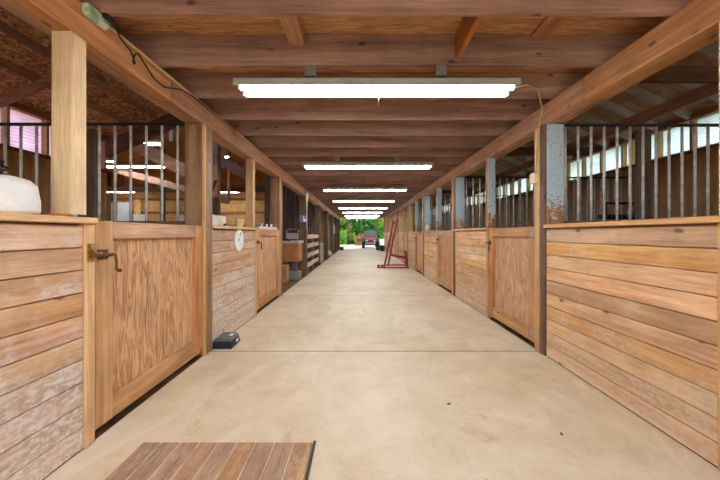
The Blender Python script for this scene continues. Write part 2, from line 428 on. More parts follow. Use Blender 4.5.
# translucent strips under the eaves: one window per bay, studs belong to it
def window(idx, x, sgn, y0, y1, z0, z1, mat, label):
    m = MB(); n = 12; pts = []
    for i in range(n*2+1):
        z = z0 + (z1-z0)*i/(n*2)
        pts.append((x+sgn*(.035+.012*(i % 2)), z))
    back = [(p[0]+sgn*.004, p[1]) for p in pts][::-1]
    m.prism(pts+back, 'y', y0, y1)
    w = build('window_%d' % idx, m, mat, loc=(x, y0, z0)); struct(w, label, 'window')
    k = y0+.05
    while k < y1-.05:
        build('window_stud', MB().box(x-sgn*.07, x+sgn*.03, k, k+.04, z0+.002, z1-.04), M['stud'], w); k += .61
    build('window_sill', MB().box(x-sgn*.09, x+sgn*.03, y0, y1, z0-.04, z0), M['purlin'], w)
    build('window_head', MB().box(x-sgn*.09, x+sgn*.03, y0, y1, z1-.04, z1+.06), M['purlin'], w)
for k in range(8):
    window(k+1, WR, 1, .25+MOD*k, .25+MOD*(k+1)-.01, 2.72, 3.26, M['win_r'],
           'white translucent window strip over the %s right-hand stall' % ORD[k])
for k in range(2):
    window(k+9, WL, -1, .25+MOD*k, .25+MOD*(k+1)-.02, 2.62, 3.26, M['win_l'],
           'pinkish translucent window strip over the %s left-hand stall' % ORD[k])

# roof timbers
def sloped(name, sgn, w, y, d0, d1, depth, thick, mat, label, cat, group, gap=.002):
    a0 = roofz(d0, w)-gap-depth/2; a1 = roofz(d1, w)-gap-depth/2
    o = build(name, MB().bar((sgn*d0, y, a0), (sgn*d1, y, a1), thick, depth), mat)
    return tag(o, label, cat, group, 'thing')
ry = [3.0+.59*i for i in range(14)]
for i, y in enumerate(ry):
    if 3.35 < y < 3.7: y = 3.75
    sloped('roof_rafter', 1, WR, y, 3.0, WR-.13, .14, .045, M['rafter_grey'],
           'greyish sloping rafter over the right-hand stalls' , 'rafter', 'grey rafters over the right-hand stalls')
d = 4.95
tag(build('roof_purlin', MB().box(d-.05, d+.05, .0, END-.02, roofz(d+.05, WR)-.36, roofz(d+.05, WR)-.165), M['purlin']),
    'long dark purlin under the grey rafters of the right-hand stalls', 'purlin', None, 'thing')
for i, d in enumerate((2.6, 3.15, 3.7, 4.2, 4.65)):
    tag(build('roof_purlin', MB().box(-d-.02, -d+.02, Y0+.01, 6.6, roofz(d+.02, -WL)-.12, roofz(d+.02, -WL)-.012), M['purlin']),
        'brown purlin under the left-hand strand board roof, %s from the aisle beam' % ['first','second','third','fourth','fifth'][i], 'purlin', 'purlins under the left roof', 'thing')
for i, y in enumerate((2.2, 4.6)):
    sloped('roof_rafter', -1, -WL, y, 2.3, 5.2, .12, .045, M['rafter'],
           'brown sloping rafter under the left roof, %s' % ['above the near pale post','ending over the pinkish window'][i], 'rafter', 'rafters under the left roof', .124)
sloped('roof_rafter', -1, -WL, 6.66, 2.2, 5.3, .30, .09, M['dark_x'], 'deep dark end rafter where the left stall roof stops', 'rafter', None, .13)
for k, y in enumerate(POSTS[:4]):
    tag(build('tie_beam', MB().box(2.19, 4.85, y-.02, y+.03, 2.96, 3.13), M['dark_x']),
        'dark tie beam above the %s barred stall divider on the right' % ORD[k], 'beam', 'tie beams over the right-hand dividers', 'thing')

# ------------------------------------------------------------------ aisle beams (spliced lengths) and ceiling joists
splice = [-.42+MOD*k for k in range(9)] + [END-.02]
splice[0] = Y0+.01
for side, sgn, x in (('left', -1, XL), ('right', 1, XR)):
    for k, (a, b) in enumerate(zip(splice, splice[1:])):
        m = MB().box(x, x+sgn*.105, a+.003, b-.003, BEAM0, BEAM1, .006).box(x+sgn*.115, x+sgn*.21, a+.003, b-.003, BEAM0+.012, BEAM1, .004)
        tag(build('aisle_beam', m, M['beam']),
            'doubled timber beam over the %s stall row, %s length from the near end' % (side+'-hand', ['first','second','third','fourth','fifth','sixth','seventh','eighth','ninth','tenth'][k]), 'beam',
            'spliced beams over the %s-hand row' % side, 'thing')
LIGHTS = [2.74+3.1*k for k in range(8)]
j = 0; y = 2.01
while y < END-.1:
    k, r = divmod(j-1, 5)
    if j == 0: lab = 'brown ceiling joist in front of the nearest tube light, topmost in view'
    elif r == 0: lab = 'brown ceiling joist carrying the %s tube light' % ORD[k]
    else: lab = 'brown ceiling joist, %s past the %s tube light' % (['','first','second','third','fourth'][r], ORD[k])
    tag(build('ceiling_joist', MB().box(-2.1, 2.3, y, y+.042, BEAM1+.001, JT, .003), M['joist']), lab, 'joist', 'joists across the aisle ceiling', 'thing')
    j += 1; y = 2.01+.62*j
for (x0, x1, h, lab) in ((-.58, -.45, .09, 'flat orange block left of centre between the two nearest joists'), (.78, .82, .2, 'upright orange block right of centre between the two nearest joists'), (1.40, 1.58, .03, 'flat orange board near the right beam between the two nearest joists')):
    tag(build('ceiling_block', MB().box(x0, x1, 2.055, 2.627, JT-h, JT), M['block']), lab, 'block', 'blocking between the near joists', 'thing')

# ------------------------------------------------------------------ tube lights
def tube_light(cx, y, z, label, hang, chain=False, L=2.36, group='tube lights over the aisle'):
    t = thing('ceiling_light', (cx, y, z), label, 'light', group)
    x0, x1 = cx-L/2, cx+L/2
    m = MB()
    prof = [(y-.125, z+.018), (y-.115, z+.075), (y-.05, z+.10), (y+.05, z+.10), (y+.115, z+.075), (y+.125, z+.018), (y+.118, z+.018), (y+.1, z+.065), (y+.05, z+.052), (y-.05, z+.052), (y-.1, z+.065), (y-.118, z+.018)]
    m.prism(prof, 'x', x0, x1)
    build('housing', m, M['enamel'], t)
    for s in (-1, 1):
        tb = build('tube', MB().tube([(x0+.05, y+s*.062, z+.018), (x1-.05, y+s*.062, z+.018)], .019, 12), M['tube'], t)
        for ex in (x0+.02, x1-.04):
            build('lamp_holder', MB().box(ex, ex+.022, y+s*.062-.016, y+s*.062+.016, z-.004, z+.056, .003), M['grey_metal'], t)
    for hx in (cx-.55, cx+.53):
        build('hanger', MB().box(hx-.045, hx+.045, hang[0]-.02, hang[0]+.02, z+.10, hang[1]), M['grey_metal'], t)
    if chain:
        build('pull_chain', MB().tube([(cx+.02, y+.0, z+.055), (cx+.021, y+.002, z-.04), (cx+.02, y, z-.10)], .003, 6), M['steel'], t)
    return t
for k, y in enumerate(LIGHTS):
    tube_light(.14, y, 2.505, '%s lit twin-tube ceiling light across the aisle, counting from the near end' % ORD[k], (2.65+3.1*k, BEAM1), k == 0)

# unseen tube light and its joist, added behind the camera to brighten the foreground
tag(build('ceiling_joist', MB().box(-2.1, 2.3, -.45, -.408, BEAM1+.001, JT, .003), M['joist']), 'brown ceiling joist behind the viewpoint, added to carry the fill light', 'joist', 'joists across the aisle ceiling', 'thing')
tube_light(.14, -.36, 2.505, 'unseen twin-tube fill light added behind the viewpoint to brighten the foreground', (-.43, BEAM1))

# ------------------------------------------------------------------ posts
for k, y in enumerate(POSTS):
    # right: brown posts with flaking pale blue paint on the near face
    t = thing('wooden_post', (XR, y, 0), ('brown post with flaking pale blue near face, %s main post of the right-hand row' if k < 3 else 'bare tan post, %s main post of the right-hand row') % ORD[k], 'post', 'main posts of the right-hand row')
    build('post_timber', MB().box(XR+.012, XR+.20, y-.09, y+.09, 0, BEAM0-.001, .006), M['post_paint'] if k < 3 else M['trim'], t)
    t.children[0].location = (0, 0, 1.8)
    for v in t.children[0].data.vertices: v.co.z -= 1.8
    build('trim_strip', MB().box(XR-.018, XR+.0115, y+.005, y+.10, 0, BEAM0-.001, .003), M['trim'], t)
    build('edge_board', MB().box(XR-.012, XR+.0115, y-.09, y+.004, 0, BEAM0-.001, .003), M['trim_dark'], t)
for k, y in enumerate(POSTS):
    mat, edge = (M['post'], M['trim']) if k < 2 else (M['post_dark'], M['trim_dark'])
    look = ('brown post with pale edge strip, %s main post of the left-hand row' if k < 2 else 'dark old post, %s main post of the left-hand row') % ORD[k]
    t = thing('wooden_post', (XL, y, 0), look, 'post', 'main posts of the left-hand row')
    build('post_timber', MB().box(XL-.20, XL-.012, y-.10, y+.09, 0, BEAM0-.001, .006), mat, t)
    build('edge_board', MB().box(XL-.0115, XL+.012, y-.062, y+.09, 0, BEAM0-.001, .003), M['post'] if k < 2 else M['trim_dark'], t)
    if k < 2: build('trim_strip', MB().box(XL-.0115, XL+.016, y-.10, y-.064, 0, BEAM0-.001, .003), edge, t)

CAP0, CAP1 = 1.362, 1.40
# ------------------------------------------------------------------ stall fronts
def front_panel(x, sgn, y0, y1, mat, label, group, endtrim=None):
    """sgn: +1 right row (body lies at larger x), -1 left row"""
    t = thing('stall_front_panel', (x, y0, 0), label, 'stall panel', group)
    m = MB(); n = 10; h = (CAP0-.015)/n; r = random.Random(3)
    ye = y1-.07 if endtrim == 'far' else y1
    ys = y0+.07 if endtrim == 'near' else y0
    for i in range(n):
        j = .002*r.random()
        m.box(x+sgn*j, x+sgn*.034, ys, ye, .008+i*h, .008+(i+1)*h-.006, .004)
    m.box(x+sgn*.034, x+sgn*.046, ys, ye, .01, CAP0-.004)
    build('boards', m, mat, t)
    for sy in (ys+.05, (ys+ye)/2, ye-.14):
        build('stud', MB().box(x+sgn*.047, x+sgn*.13, sy, sy+.04, 0, CAP0-.001), M['post'], t)
    if endtrim == 'far': build('edge_board', MB().box(x-sgn*.012, x+sgn*.06, y1-.068, y1, .004, CAP0-.001, .003), M['trim'], t)
    if endtrim == 'near': build('edge_board', MB().box(x-sgn*.012, x+sgn*.06, y0, y0+.068, .004, CAP0-.001, .003), M['trim'], t)
    build('cap_rail', MB().box(x-sgn*.035, x+sgn*.16, y0, y1, CAP0, CAP1, .005), M['cap'], t)
    return t
def stall_door(x, sgn, y0, y1, label, group, latch_at, captop=False):
    t = thing('stall_gate', (x, y0, 0), label, 'stall gate', group)
    z0, z1 = .06, 1.385; w = .15; xa, xb = x, x+sgn*.05
    for a, b in ((y0, y0+w), (y1-w, y1)):
        build('stile', MB().box(xa, xb, a, b, z0, z1, .005), M['frame_z'], t)
    build('rail', MB().box(xa+sgn*.001, xb, y0+w+.001, y1-w-.001, z1-.12, z1, .005), M['frame_y'], t)
    build('rail', MB().box(xa+sgn*.001, xb, y0+w+.001, y1-w-.001, z0, z0+.15, .005), M['frame_y'], t)
    build('plywood_panel', MB().box(x+sgn*.034, x+sgn*.048, y0+w+.001, y1-w-.001, z0+.151, z1-.121), M['ply'], t)
    # latch: plate, sliding bolt and hanging handle
    s = 1 if latch_at == 'near' else -1
    ly = y0 if latch_at == 'near' else y1
    q = -sgn
    la = build('latch', MB().box(x+q*.001, x+q*.008, ly+s*.015, ly+s*.10, 1.135, 1.20, .002).tube([(x+q*.022, ly-s*.055, 1.165), (x+q*.022, ly+s*.12, 1.165)], .010, 8)
               .box(x+q*.002, x+q*.030, ly+s*.03, ly+s*.045, 1.148, 1.184, .002), M['rust'], t)
    build('handle', MB().tube([(x+q*.024, ly+s*.115, 1.168), (x+q*.04, ly+s*.118, 1.16), (x+q*.046, ly+s*.118, 1.12), (x+q*.046, ly+s*.118, 1.07), (x+q*.052, ly+s*.128, 1.055), (x+q*.052, ly+s*.145, 1.05), (x+q*.05, ly+s*.152, 1.062)], .009, 8), M['rust'], la)
    hy = y1 if latch_at == 'near' else y0
    for hz in ((.16, 1.30) if sgn > 0 else ()):
        build('hinge', MB().box(x+q*.001, x+q*.006, hy-s*.10, hy-s*.005, hz-.03, hz+.03, .002).tube([(x+q*.008, hy-s*.004, hz-.045), (x+q*.008, hy-s*.004, hz+.045)], .008, 8), M['steel'] if sgn > 0 else M['iron'], t)
    return t
def latch_post(x, sgn, y, label, group, mat):
    t = tag(build('latch_post', MB().box(x+sgn*.002, x+sgn*.115, y-.055, y+.055, CAP1+.001, BEAM0-.001, .004), mat, loc=(x, y, 1.8)), label, 'post', group, 'thing')
    return t

# left row: panel then door in each of the two near bays
front_panel(XL, -1, .36, 2.0, M['panel_l'], 'near scuffed board panel on the left, under the white plastic tub', 'left-hand board panels', 'far')
front_panel(XL, -1, 3.60, 5.14, M['panel_l'], 'left-hand board panel carrying the round white plate', 'left-hand board panels', 'far')
stall_door(XL, -1, 2.012, 3.392, 'large plywood stall door on the left between scuffed panel and brown post', 'left-hand stall doors', 'near')
stall_door(XL, -1, 5.152, 6.640, 'narrow-looking plywood stall door on the left beside the open work bay', 'left-hand stall doors', 'near')
latch_post(XL, -1, 1.90, 'pale new post standing on the near left cap rail', 'latch posts of the left-hand row', M['post_pale'])
latch_post(XL, -1, 5.04, 'tan post on the left cap rail between white plate and second door', 'latch posts of the left-hand row', M['trim'])
# brass keeper on the near panel's edge board
o = build('latch_keeper', MB().box(XL+.013, XL+.020, 1.935, 1.985, 1.13, 1.24, .002).tube([(XL+.02, 1.95, 1.235), (XL+.035, 1.95, 1.225), (XL+.035, 1.965, 1.19), (XL+.03, 1.985, 1.18), (XL+.03, 2.03, 1.178)], .007, 8), M['brass'])
tag(o, 'brass latch keeper on the edge board beside the large left door', 'latch', None, 'thing')
# right row: door then panel
pr = front_panel(XR, 1, 1.695, 3.40, M['panel_r'], 'near warm-toned board panel on the right with scuffed lower corner', 'right-hand board panels', 'near')
latch_post(XR, 1, 1.715, 'pale post at the right edge on the near right cap rail', 'latch posts of the right-hand row', M['post_pale'])
dr = None
for k in range(7):
    y = POSTS[k]
    lab = 'plywood stall door on the right, %s of its row' % ['first past the near panel','second','third','fourth','fifth','sixth','seventh'][k]
    if dr is None: dr = stall_door(XR, 1, y+.108, y+1.42, lab, 'right-hand stall doors', 'far')
    else: dup(dr, (XR, y+.108, 0), lab)
p2 = None
for k in range(7):
    y = POSTS[k]
    lab = 'warm-toned board panel on the right, beyond the %s door of its row' % ['first','second','third','fourth','fifth','sixth','seventh'][k]
    if p2 is None: p2 = front_panel(XR, 1, y+1.435, y+MOD-.095, M['panel_r'], lab, 'right-hand board panels', 'near')
    else: dup(p2, (XR, y+1.435, 0), lab)
lp = None
for k in range(7):
    y = POSTS[k]+1.5
    lab = 'slim post with flaking blue paint on the right cap rail beyond the %s door' % ['first','second','third','fourth','fifth','sixth','seventh'][k]
    if k >= 3: latch_post(XR, 1, y, lab.replace('slim post with flaking blue paint', 'slim bare tan post'), 'latch posts of the right-hand row', M['trim']); continue
    if lp is None: lp = latch_post(XR, 1, y, lab, 'latch posts of the right-hand row', M['post_paint'])
    else:
        c = lp.copy(); link(c); c.location = lp.location + Vector((0, MOD*k, 0)); c['label'] = lab

# ------------------------------------------------------------------ barred dividers between stalls
def divider(x0, x1, y, step, n0, label, group):
    s = 1 if x1 > x0 else -1
    t = thing('stall_divider', (x0, y, -.03), label, 'stall divider', group)
    m = MB(); z = -.028
    while z < 1.36:
        m.box(x0, x1, y-.02, y+.02, z, z+.138); z += .142
    build('planks', m, M['dark_x'], t)
    build('rail', MB().box(x0, x1, y-.035, y+.035, 1.40, 1.44), M['dark_x'], t)
    build('top_rail', MB().box(x0, x1, y-.014, y+.014, 2.475, 2.505, .003), M['iron'], t)
    x = x0 + s*n0
    while abs(x-x0) < abs(x1-x0)-.04:
        build('bar', MB().tube([(x, y, 1.441), (x, y, 2.474)], .0135, 10), M['galv'], t); x += s*step
    return t
dv = None
for k, y in enumerate(POSTS[:7]):
    lab = 'stall divider of upright galvanised bars on the right, %s from the near end' % ['first','second','third','fourth','fifth','sixth','seventh'][k]
    if dv is None: dv = divider(XR+.21, WR-.01, y, .142, .055, lab, 'barred dividers of the right-hand stalls')
    else: dup(dv, (XR+.21, y, -.03), lab)
divider(XL-.21, WL+.01, 3.47, .17, .10, 'stall divider of upright galvanised bars behind the large left door', None)
for (x, y, lab) in ((-3.02, 3.62, 'dark post behind the left barred divider'), (3.22, 3.64, 'dark post behind the near right barred divider')):
    tag(build('stall_post', MB().box(x-.05, x+.05, y-.05, y+.05, -.03, 2.47), M['post_dark']), lab, 'post', None, 'thing')

# black hay rack in the far corner of the second right-hand stall
t = thing('hay_rack', (5.3, 6.5, 1.6), 'black hay rack with pale bars against the second right-hand divider', 'hay rack')
build('frame', MB().box(4.95, 5.60, 6.44, 6.47, 1.90, 1.94).box(4.95, 5.60, 6.50, 6.53, 1.60, 1.63).box(4.95, 4.98, 6.44, 6.53, 1.60, 1.94).box(5.57, 5.60, 6.44, 6.53, 1.6, 1.94), M['black'], t)
build('back_plate', MB().box(4.985, 5.565, 6.60, 6.72, 1.62, 1.70).box(5.1,5.2,6.5,6.72,1.62,1.64), M['black'], t)
for i in range(6):
    x = 5.03+.1*i
    build('bar', MB().tube([(x, 6.455, 1.90), (x, 6.515, 1.63)], .011, 8), M['laminate'], t)

# ------------------------------------------------------------------ left hall: end wall girts, white sheets, lights, timbers
for i, z in enumerate((.9, 1.75, 2.6, 3.45, 4.3)):
    tag(build('wall_girt', MB().box(-17.1, -3.5, 20.40, 20.49, z, z+.14), M['rafter']), 'brown girt across the hall end wall, %s from the floor' % ['first','second','third','fourth','fifth'][i], 'girt', 'girts on the hall end wall', 'thing')
for i, (x0, x1, z0, z1) in enumerate(((-16.4, -15.75, 1.2, 3.3), (-15.4, -14.5, 1.2, 3.3), (-14.4, -13.55, 1.2, 2.55), (-11.7, -10.9, 1.2, 2.5))):
    tag(build('white_sheet', MB().box(x0, x1, 20.30, 20.39, z0, z1, .01), M['white_metal']), 'white sheet panel on the hall end wall, %s' % ['leftmost of four','tall one with dark rails','low one beside the tall sheets','lone low one near the brown post'][i], 'panel', 'white sheets on the hall end wall', 'thing')
tag(build('strand_board_sheet', MB().box(-14.3, -13.9, 20.28, 20.29, 2.56, 3.5), M['osb_b']), 'narrow strand board sheet above the low white sheet in the hall', 'board', None, 'thing')
for i, (cx, y, z, L, lab) in enumerate(((-8.25, 11.6, 3.72, 2.36, 'long lit tube light hanging in the left hall, behind the barred divider'),
                                   (-8.2, 18.6, 3.72, 2.36, 'lit tube light in the left hall seen beside the brown post'),
                                   (-14.3, 18.6, 3.72, 2.36, 'lit tube light low behind the leftmost divider bars'),
                                   (-10.9, 12.9, 4.2, 2.36, 'lit tube light behind and above the long hall light'),
                                   (-4.5, 10.2, 3.74, .6, 'small lit tube light among the roof timbers right of the brown post'),
                                   (-5.78, 8.9, 3.78, .5, 'short lit lamp high between the left divider bars'),
                                   (-12.5, 9.2, 3.72, 2.36, 'tube light added out of view to brighten the left hall, nearer one'), (-13.4, 14.0, 4.4, 2.36, 'tube light added out of view to brighten the left hall, farther one'))):  # last two are out of view, added to brighten the hall
    tube_light(cx, y, z, lab, (y, 5.198), False, L, 'tube lights in the left hall')
def timber(a, b, w, h, mat, label, cat='timber', ends=True):
    m = MB().bar(a, b, w, h)
    for e in ((a, b) if ends else (a,)):
        if abs(a[2]-b[2]) > .01: m.box(e[0]-.05, e[0]+.05, e[1]-.045, e[1]+.045, e[2]-.02, 5.198)
    tag(build('roof_timber', m, M[mat]), label, cat, 'roof timbers of the left hall', 'thing')
timber((-6.9, 8.2, 4.15), (-3.75, 8.2, 2.55), .10, .30, 'dark_x', 'broad dark timber sloping down to the brown post, nearest in the hall', 'timber', False)
timber((-9.2, 12.2, 3.72), (-5.0, 12.2, 2.55), .10, .24, 'rafter', 'brown timber sloping gently under the long hall light')
timber((-17.19, 14.0, 4.3), (-3.47, 14.0, 4.3), .10, .28, 'rafter', 'level brown timber across the hall roof, nearer one')
timber((-17.19, 16.5, 3.6), (-3.47, 16.5, 3.6), .10, .28, 'dark_x', 'level dark timber across the hall roof, farther one')
timber((-4.9, 9.3, 3.95), (-3.2, 9.3, 2.95), .09, .26, 'dark_x', 'dark brace sloping down right beside the second pale post')
timber((-3.3, 9.6, 4.3), (-4.8, 9.6, 3.2), .09, .18, 'dark_x', 'dark brace sloping down left beside the second pale post')
for i, (x, y, h, lab) in enumerate(((-9.0, 14.6, 5.19, 'dark post in the left hall under the sloping brown timber'), (-15.7, 20.0, 5.19, 'dark post against the hall end wall at far left'), (-3.06, 10.6, 3.6, 'dark post in the hall behind the second left door'), (-3.75, 8.335, 5.19, 'dark post in the hall right of the first brown post'))):
    tag(build('hall_post', MB().box(x-.08, x+.08, y-.08, y+.08, -.03, h), M['post_dark']), lab, 'post', None, 'thing')

# ------------------------------------------------------------------ work bay on the left
t = thing('work_table', (-2.3, 9.5, -.03), 'work table with pale top and brown box body in the left bay', 'table')
build('table_top', MB().box(-2.95, -1.74, 9.16, 9.85, 1.03, 1.10, .006), M['laminate'], t)
build('box_body', MB().box(-2.92, -1.77, 9.20, 9.8, .50, 1.029, .005), M['brown_board'], t)
for fx in (-1.92, -2.79):
    build('pedestal', MB().box(fx-.06, fx+.06, 9.4, 9.6, .20, .499), M['dark_grey'], t)
    build('foot', MB().box(fx-.15, fx+.15, 9.25, 9.75, -.03, .199, .01), M['grey_metal'], t)
t = thing('hand_tool', (-2.1, 9.3, 1.10), 'small black hand tool on the pale work table top', 'tool')
build('body', MB().box(-2.2, -2.02, 9.25, 9.33, 1.101, 1.14, .01), M['black'], t)
build('grip', MB().tube([(-2.18, 9.29, 1.138), (-2.12, 9.29, 1.165), (-2.06, 9.29, 1.138)], .01, 8), M['black'], t)
t = thing('cardboard_box', (-2.3, 8.8, -.03), 'tan cardboard box on the ground in front of the work table', 'box')
build('box_body', MB().box(-2.5, -2.02, 8.75, 9.12, -.03, .42, .006), M['cardboard'], t)
build('flap', MB().box(-2.5, -2.02, 8.75, 8.93, .421, .427).box(-2.5, -2.02, 8.94, 9.12, .421, .427), M['cardboard'], t)
t = thing('folding_chair', (-2.35, 11.0, -.03), 'pale tubular folding chair behind the work table', 'chair')
build('frame', MB().tube([(-2.55, 10.75, -.02), (-2.55, 11.0, .8), (-2.55, 11.12, 1.42), (-2.50, 11.13, 1.47), (-2.2, 11.13, 1.47), (-2.15, 11.12, 1.42), (-2.15, 11.0, .8), (-2.15, 10.75, -.02)], .017, 8), M['steel'], t)
build('leg_frame', MB().tube([(-2.52, 11.25, -.02), (-2.52, 10.75, .78), (-2.18, 10.75, .78), (-2.18, 11.25, -.02)], .015, 8), M['steel'], t)
build('seat', MB().box(-2.50, -2.20, 10.74, 11.0, .795, .82, .006), M['laminate'], t)
build('backrest', MB().box(-2.53, -2.17, 11.06, 11.085, 1.12, 1.33, .005), M['laminate'], t)
t = thing('pitchfork', (-2.15, 12.9, -.03), 'pitchfork leaning tines up against the dark planks of the work bay', 'fork')
build('shaft', MB().tube([(-2.2, 12.8, -.03), (-2.15, 13.12, 1.25)], .016, 8), M['fence'], t)
mt = MB().tube([(-2.3, 13.13, 1.27), (-2.0, 13.13, 1.27)], .009, 6)
for i in range(5): mt.tube([(-2.3+.075*i, 13.13, 1.27), (-2.3+.075*i, 13.18, 1.6)], .007, 6)
build('tines', mt, M['steel'], t)
t = thing('board_fence', (XL-.06, 11.6, -.03), 'weathered pale board fence between two dark left-hand posts', 'fence')
for z in (.20, .52, .84, 1.14):
    build('fence_rail', MB().box(XL-.075, XL-.035, 10.1, 13.14, z, z+.145, .005), M['fence'], t)
build('upright', MB().box(XL-.15, XL-.076, 11.55, 11.66, -.03, 1.33), M['post_dark'], t)
t = thing('wall_notice', (XL, 9.96, 1.7), 'small blue and white notice on the dark post beside the work bay', 'notice')
build('backing', MB().box(XL-.17, XL-.0, 9.885, 9.899, 1.68, 1.86), M['sign_white'], t)
build('printed_field', MB().box(XL-.165, XL-.085, 9.881, 9.8845, 1.685, 1.855).box(XL-.06, XL-.005, 9.881, 9.8845, 1.77, 1.855), M['sign_blue'], t)
t = build('hanging_cloth', MB().lathe((XL+.078, 9.55, 1.95), [(.015, 0), (.03, .08), (.045, .25), (.09, .42), (.125, .55), (.09, .575)], 12, 'z', .5, 1.0), M['cloth_white'])
tag(t, 'white cloth tied to the left beam above the blue notice, tapering downward', 'cloth', None, 'thing')
tag(build('rope_tie', MB().tube([(XL+.078, 9.55, 1.955), (XL+.07, 9.58, 1.7), (XL+.07, 9.62, 1.45)], .012, 6), M['cloth_white']), 'pale rope end hanging below the tied white cloth', 'rope', None, 'thing')

# stuff standing along the far left row
t = thing('plastic_barrel', (-1.95, 14.6, -.03), 'grey plastic barrel beyond the pale board fence', 'barrel')
build('barrel_body', MB().lathe((-1.95, 14.6, -.03), [(.25, 0), (.28, .03), (.29, .3), (.275, .32), (.29, .34), (.29, .62), (.275, .64), (.29, .66), (.28, .9), (.24, .93)], 24), M['barrel'], t)
build('lid', MB().lathe((-1.95, 14.6, .90), [(.25, .0), (.26, .012), (.26, .03), (.24, .04)], 24), M['dark_grey'], t)
t = thing('feed_sack', (-1.95, 19.3, -.03), 'white feed sack lying at the foot of a far left-hand post', 'sack')
build('sack_body', MB().box(-2.2, -1.70, 19.0, 19.5, -.03, .22, .07).box(-2.15, -1.76, 19.05, 19.45, .2, .34, .05), M['cloth_white'], t)
for i, (x, y, z0, z1, mat, lab) in enumerate(((-1.80, 23.6, .7, 2.0, 'cloth_blue', 'blue grey coat hanging on the far left-hand row'), (-1.80, 22.3, 1.35, 1.95, 'cloth_white', 'white towel hanging on the far left-hand row'),
                                              (-1.85, 17.3, .7, 1.75, 'cloth_dark', 'dark horse blanket hanging in the middle of the left-hand row'), (-1.83, 20.6, .5, 1.6, 'cloth_dark', 'dark rug hanging before the white towel on the left-hand row'))):
    t = thing('hanging_garment', (x, y, z0), lab, 'cloth', 'cloths hanging along the left-hand row')
    poly = [(y-.22, z0), (y-.1, z0-.02), (y+.05, z0+.01), (y+.22, z0-.01), (y+.2, z0+(z1-z0)*.6), (y+.16, z1-.08), (y+.05, z1), (y-.05, z1), (y-.17, z1-.07), (y-.2, z0+(z1-z0)*.55)]
    build('cloth_body', MB().prism(poly, 'x', x-.035, x+.035), M[mat], t)
    build('hanging_cord', MB().tube([(x, y, z1-.01), (x, y, BEAM0+.01)], .008, 6), M['cord_black'], t)
t = thing('rubber_bucket', (-1.45, 25.4, 0), 'black rubber bucket at the left foot of the far opening', 'bucket')
build('bucket_body', MB().lathe((-1.45, 25.4, 0), [(.12, 0), (.13, .01), (.17, .27), (.175, .28), (.16, .28), (.15, .24)], 20), M['black'], t)
build('bail_handle', MB().tube([(-1.62, 25.4, .265), (-1.58, 25.38, .34), (-1.45, 25.37, .37), (-1.32, 25.38, .34), (-1.28, 25.4, .265)], .006, 6), M['steel'], t)

# ------------------------------------------------------------------ things on and near the cap rails
z = CAP1
t = thing('plastic_tub', (XL+.0, 1.57, z), 'upturned white plastic tub on the near left cap rail', 'tub')
build('tub_body', MB().lathe((XL-.075, 1.56, z+.001), [(.155, 0), (.16, .02), (.16, .07), (.155, .09), (.153, .105), (.145, .145), (.115, .172), (.06, .184), (.02, .186)], 32, 'z', .62, 1.0), M['white_plastic'], t)
hk = [(XL-.11+.02*math.cos(a*1.3)*(1-a/16), 1.60+.02*math.sin(a*1.3)*(1-a/16), z+.184+.008*a) for a in [i*.5 for i in range(17)]]
build('wire_hook', MB().tube(hk+[(XL-.10, 1.585, z+.262), (XL-.105, 1.565, z+.255)], .006, 8), M['cord_black'], t)
t = thing('halter_strap', (XL, 1.7, z), 'orange and black webbing strap lying beside the white tub', 'strap')
build('webbing', MB().tube([(XL-.045, 1.755, z+.008), (XL-.02, 1.79, z+.009), (XL+.01, 1.835, z+.009)], .007, 8), M['orange'], t)
build('buckle', MB().box(XL+.004, XL+.028, 1.836, 1.862, z+.001, z+.012, .003), M['steel'], t)
build('strap_end', MB().box(XL+.005, XL+.03, 1.863, 1.975, z+.001, z+.014, .005), M['black'], t)
# second left panel: white plate, card box, cream cup, dark clip
t = thing('round_plate', (XL, 4.40, 1.1), 'round white plate with green marks fixed to the left-hand panel', 'plate')
build('disc', MB().lathe((XL+.0005, 4.40, 1.215), [(.148, 0), (.152, .004), (.152, .010), (.146, .014)], 36, 'x'), M['sign_white'], t)
def blob(cy, cz, rs):
    pts = [(cy+r*math.cos(2*PI*i/len(rs)), cz+r*math.sin(2*PI*i/len(rs))) for i, r in enumerate(rs)]
    return MB().prism(pts, 'x', XL+.0145, XL+.017)
for cy, cz, rs in ((4.43, 1.305, (.03,.022,.018,.035,.02,.026,.04,.022)), (4.37, 1.225, (.022,.03,.016,.02,.03,.018)), (4.345, 1.285, (.012,.016,.02,.012,.016)), (4.44, 1.16, (.014,.01,.016,.01,.012))):
    build('green_mark', blob(cy, cz, rs), M['green_blot'], t)
t = thing('card_box', (XL-.06, 3.82, z), 'greyish white card box on the cap rail next to the brown post', 'box')
build('box_body', MB().box(XL-.14, XL-.015, 3.66, 4.02, z+.001, z+.115, .004), M['white_card'], t)
build('lid_flap', MB().box(XL-.142, XL-.013, 3.655, 4.025, z+.116, z+.122), M['white_card'], t)
t = thing('plastic_cup', (XL-.06, 4.62, z), 'cream plastic cup on the cap rail above the white plate', 'cup')
build('cup_body', MB().lathe((XL-.07, 4.62, z+.001), [(.04, 0), (.044, .01), (.062, .10), (.066, .105), (.06, .11), (.055, .10)], 20), M['cream'], t)
tag(build('black_clip', MB().box(XL-.01, XL+.02, 3.92, 3.985, z+.001, z+.028, .006), M['black']), 'small black clip in front of the card box', 'clip', None, 'thing')
t = thing('door_catch_tray', (XL, 5.9, z), 'pale tray with small cups on the second left stall door', 'tray')
build('tray', MB().box(XL-.05, XL+.0, 5.3, 6.45, 1.386, 1.43, .004), M['white_card'], t)
for i in range(3): build('cup', MB().lathe((XL-.025, 5.5+.3*i, 1.431), [(.018, 0), (.022, .045), (.018, .05)], 12), M['white_plastic'], t)
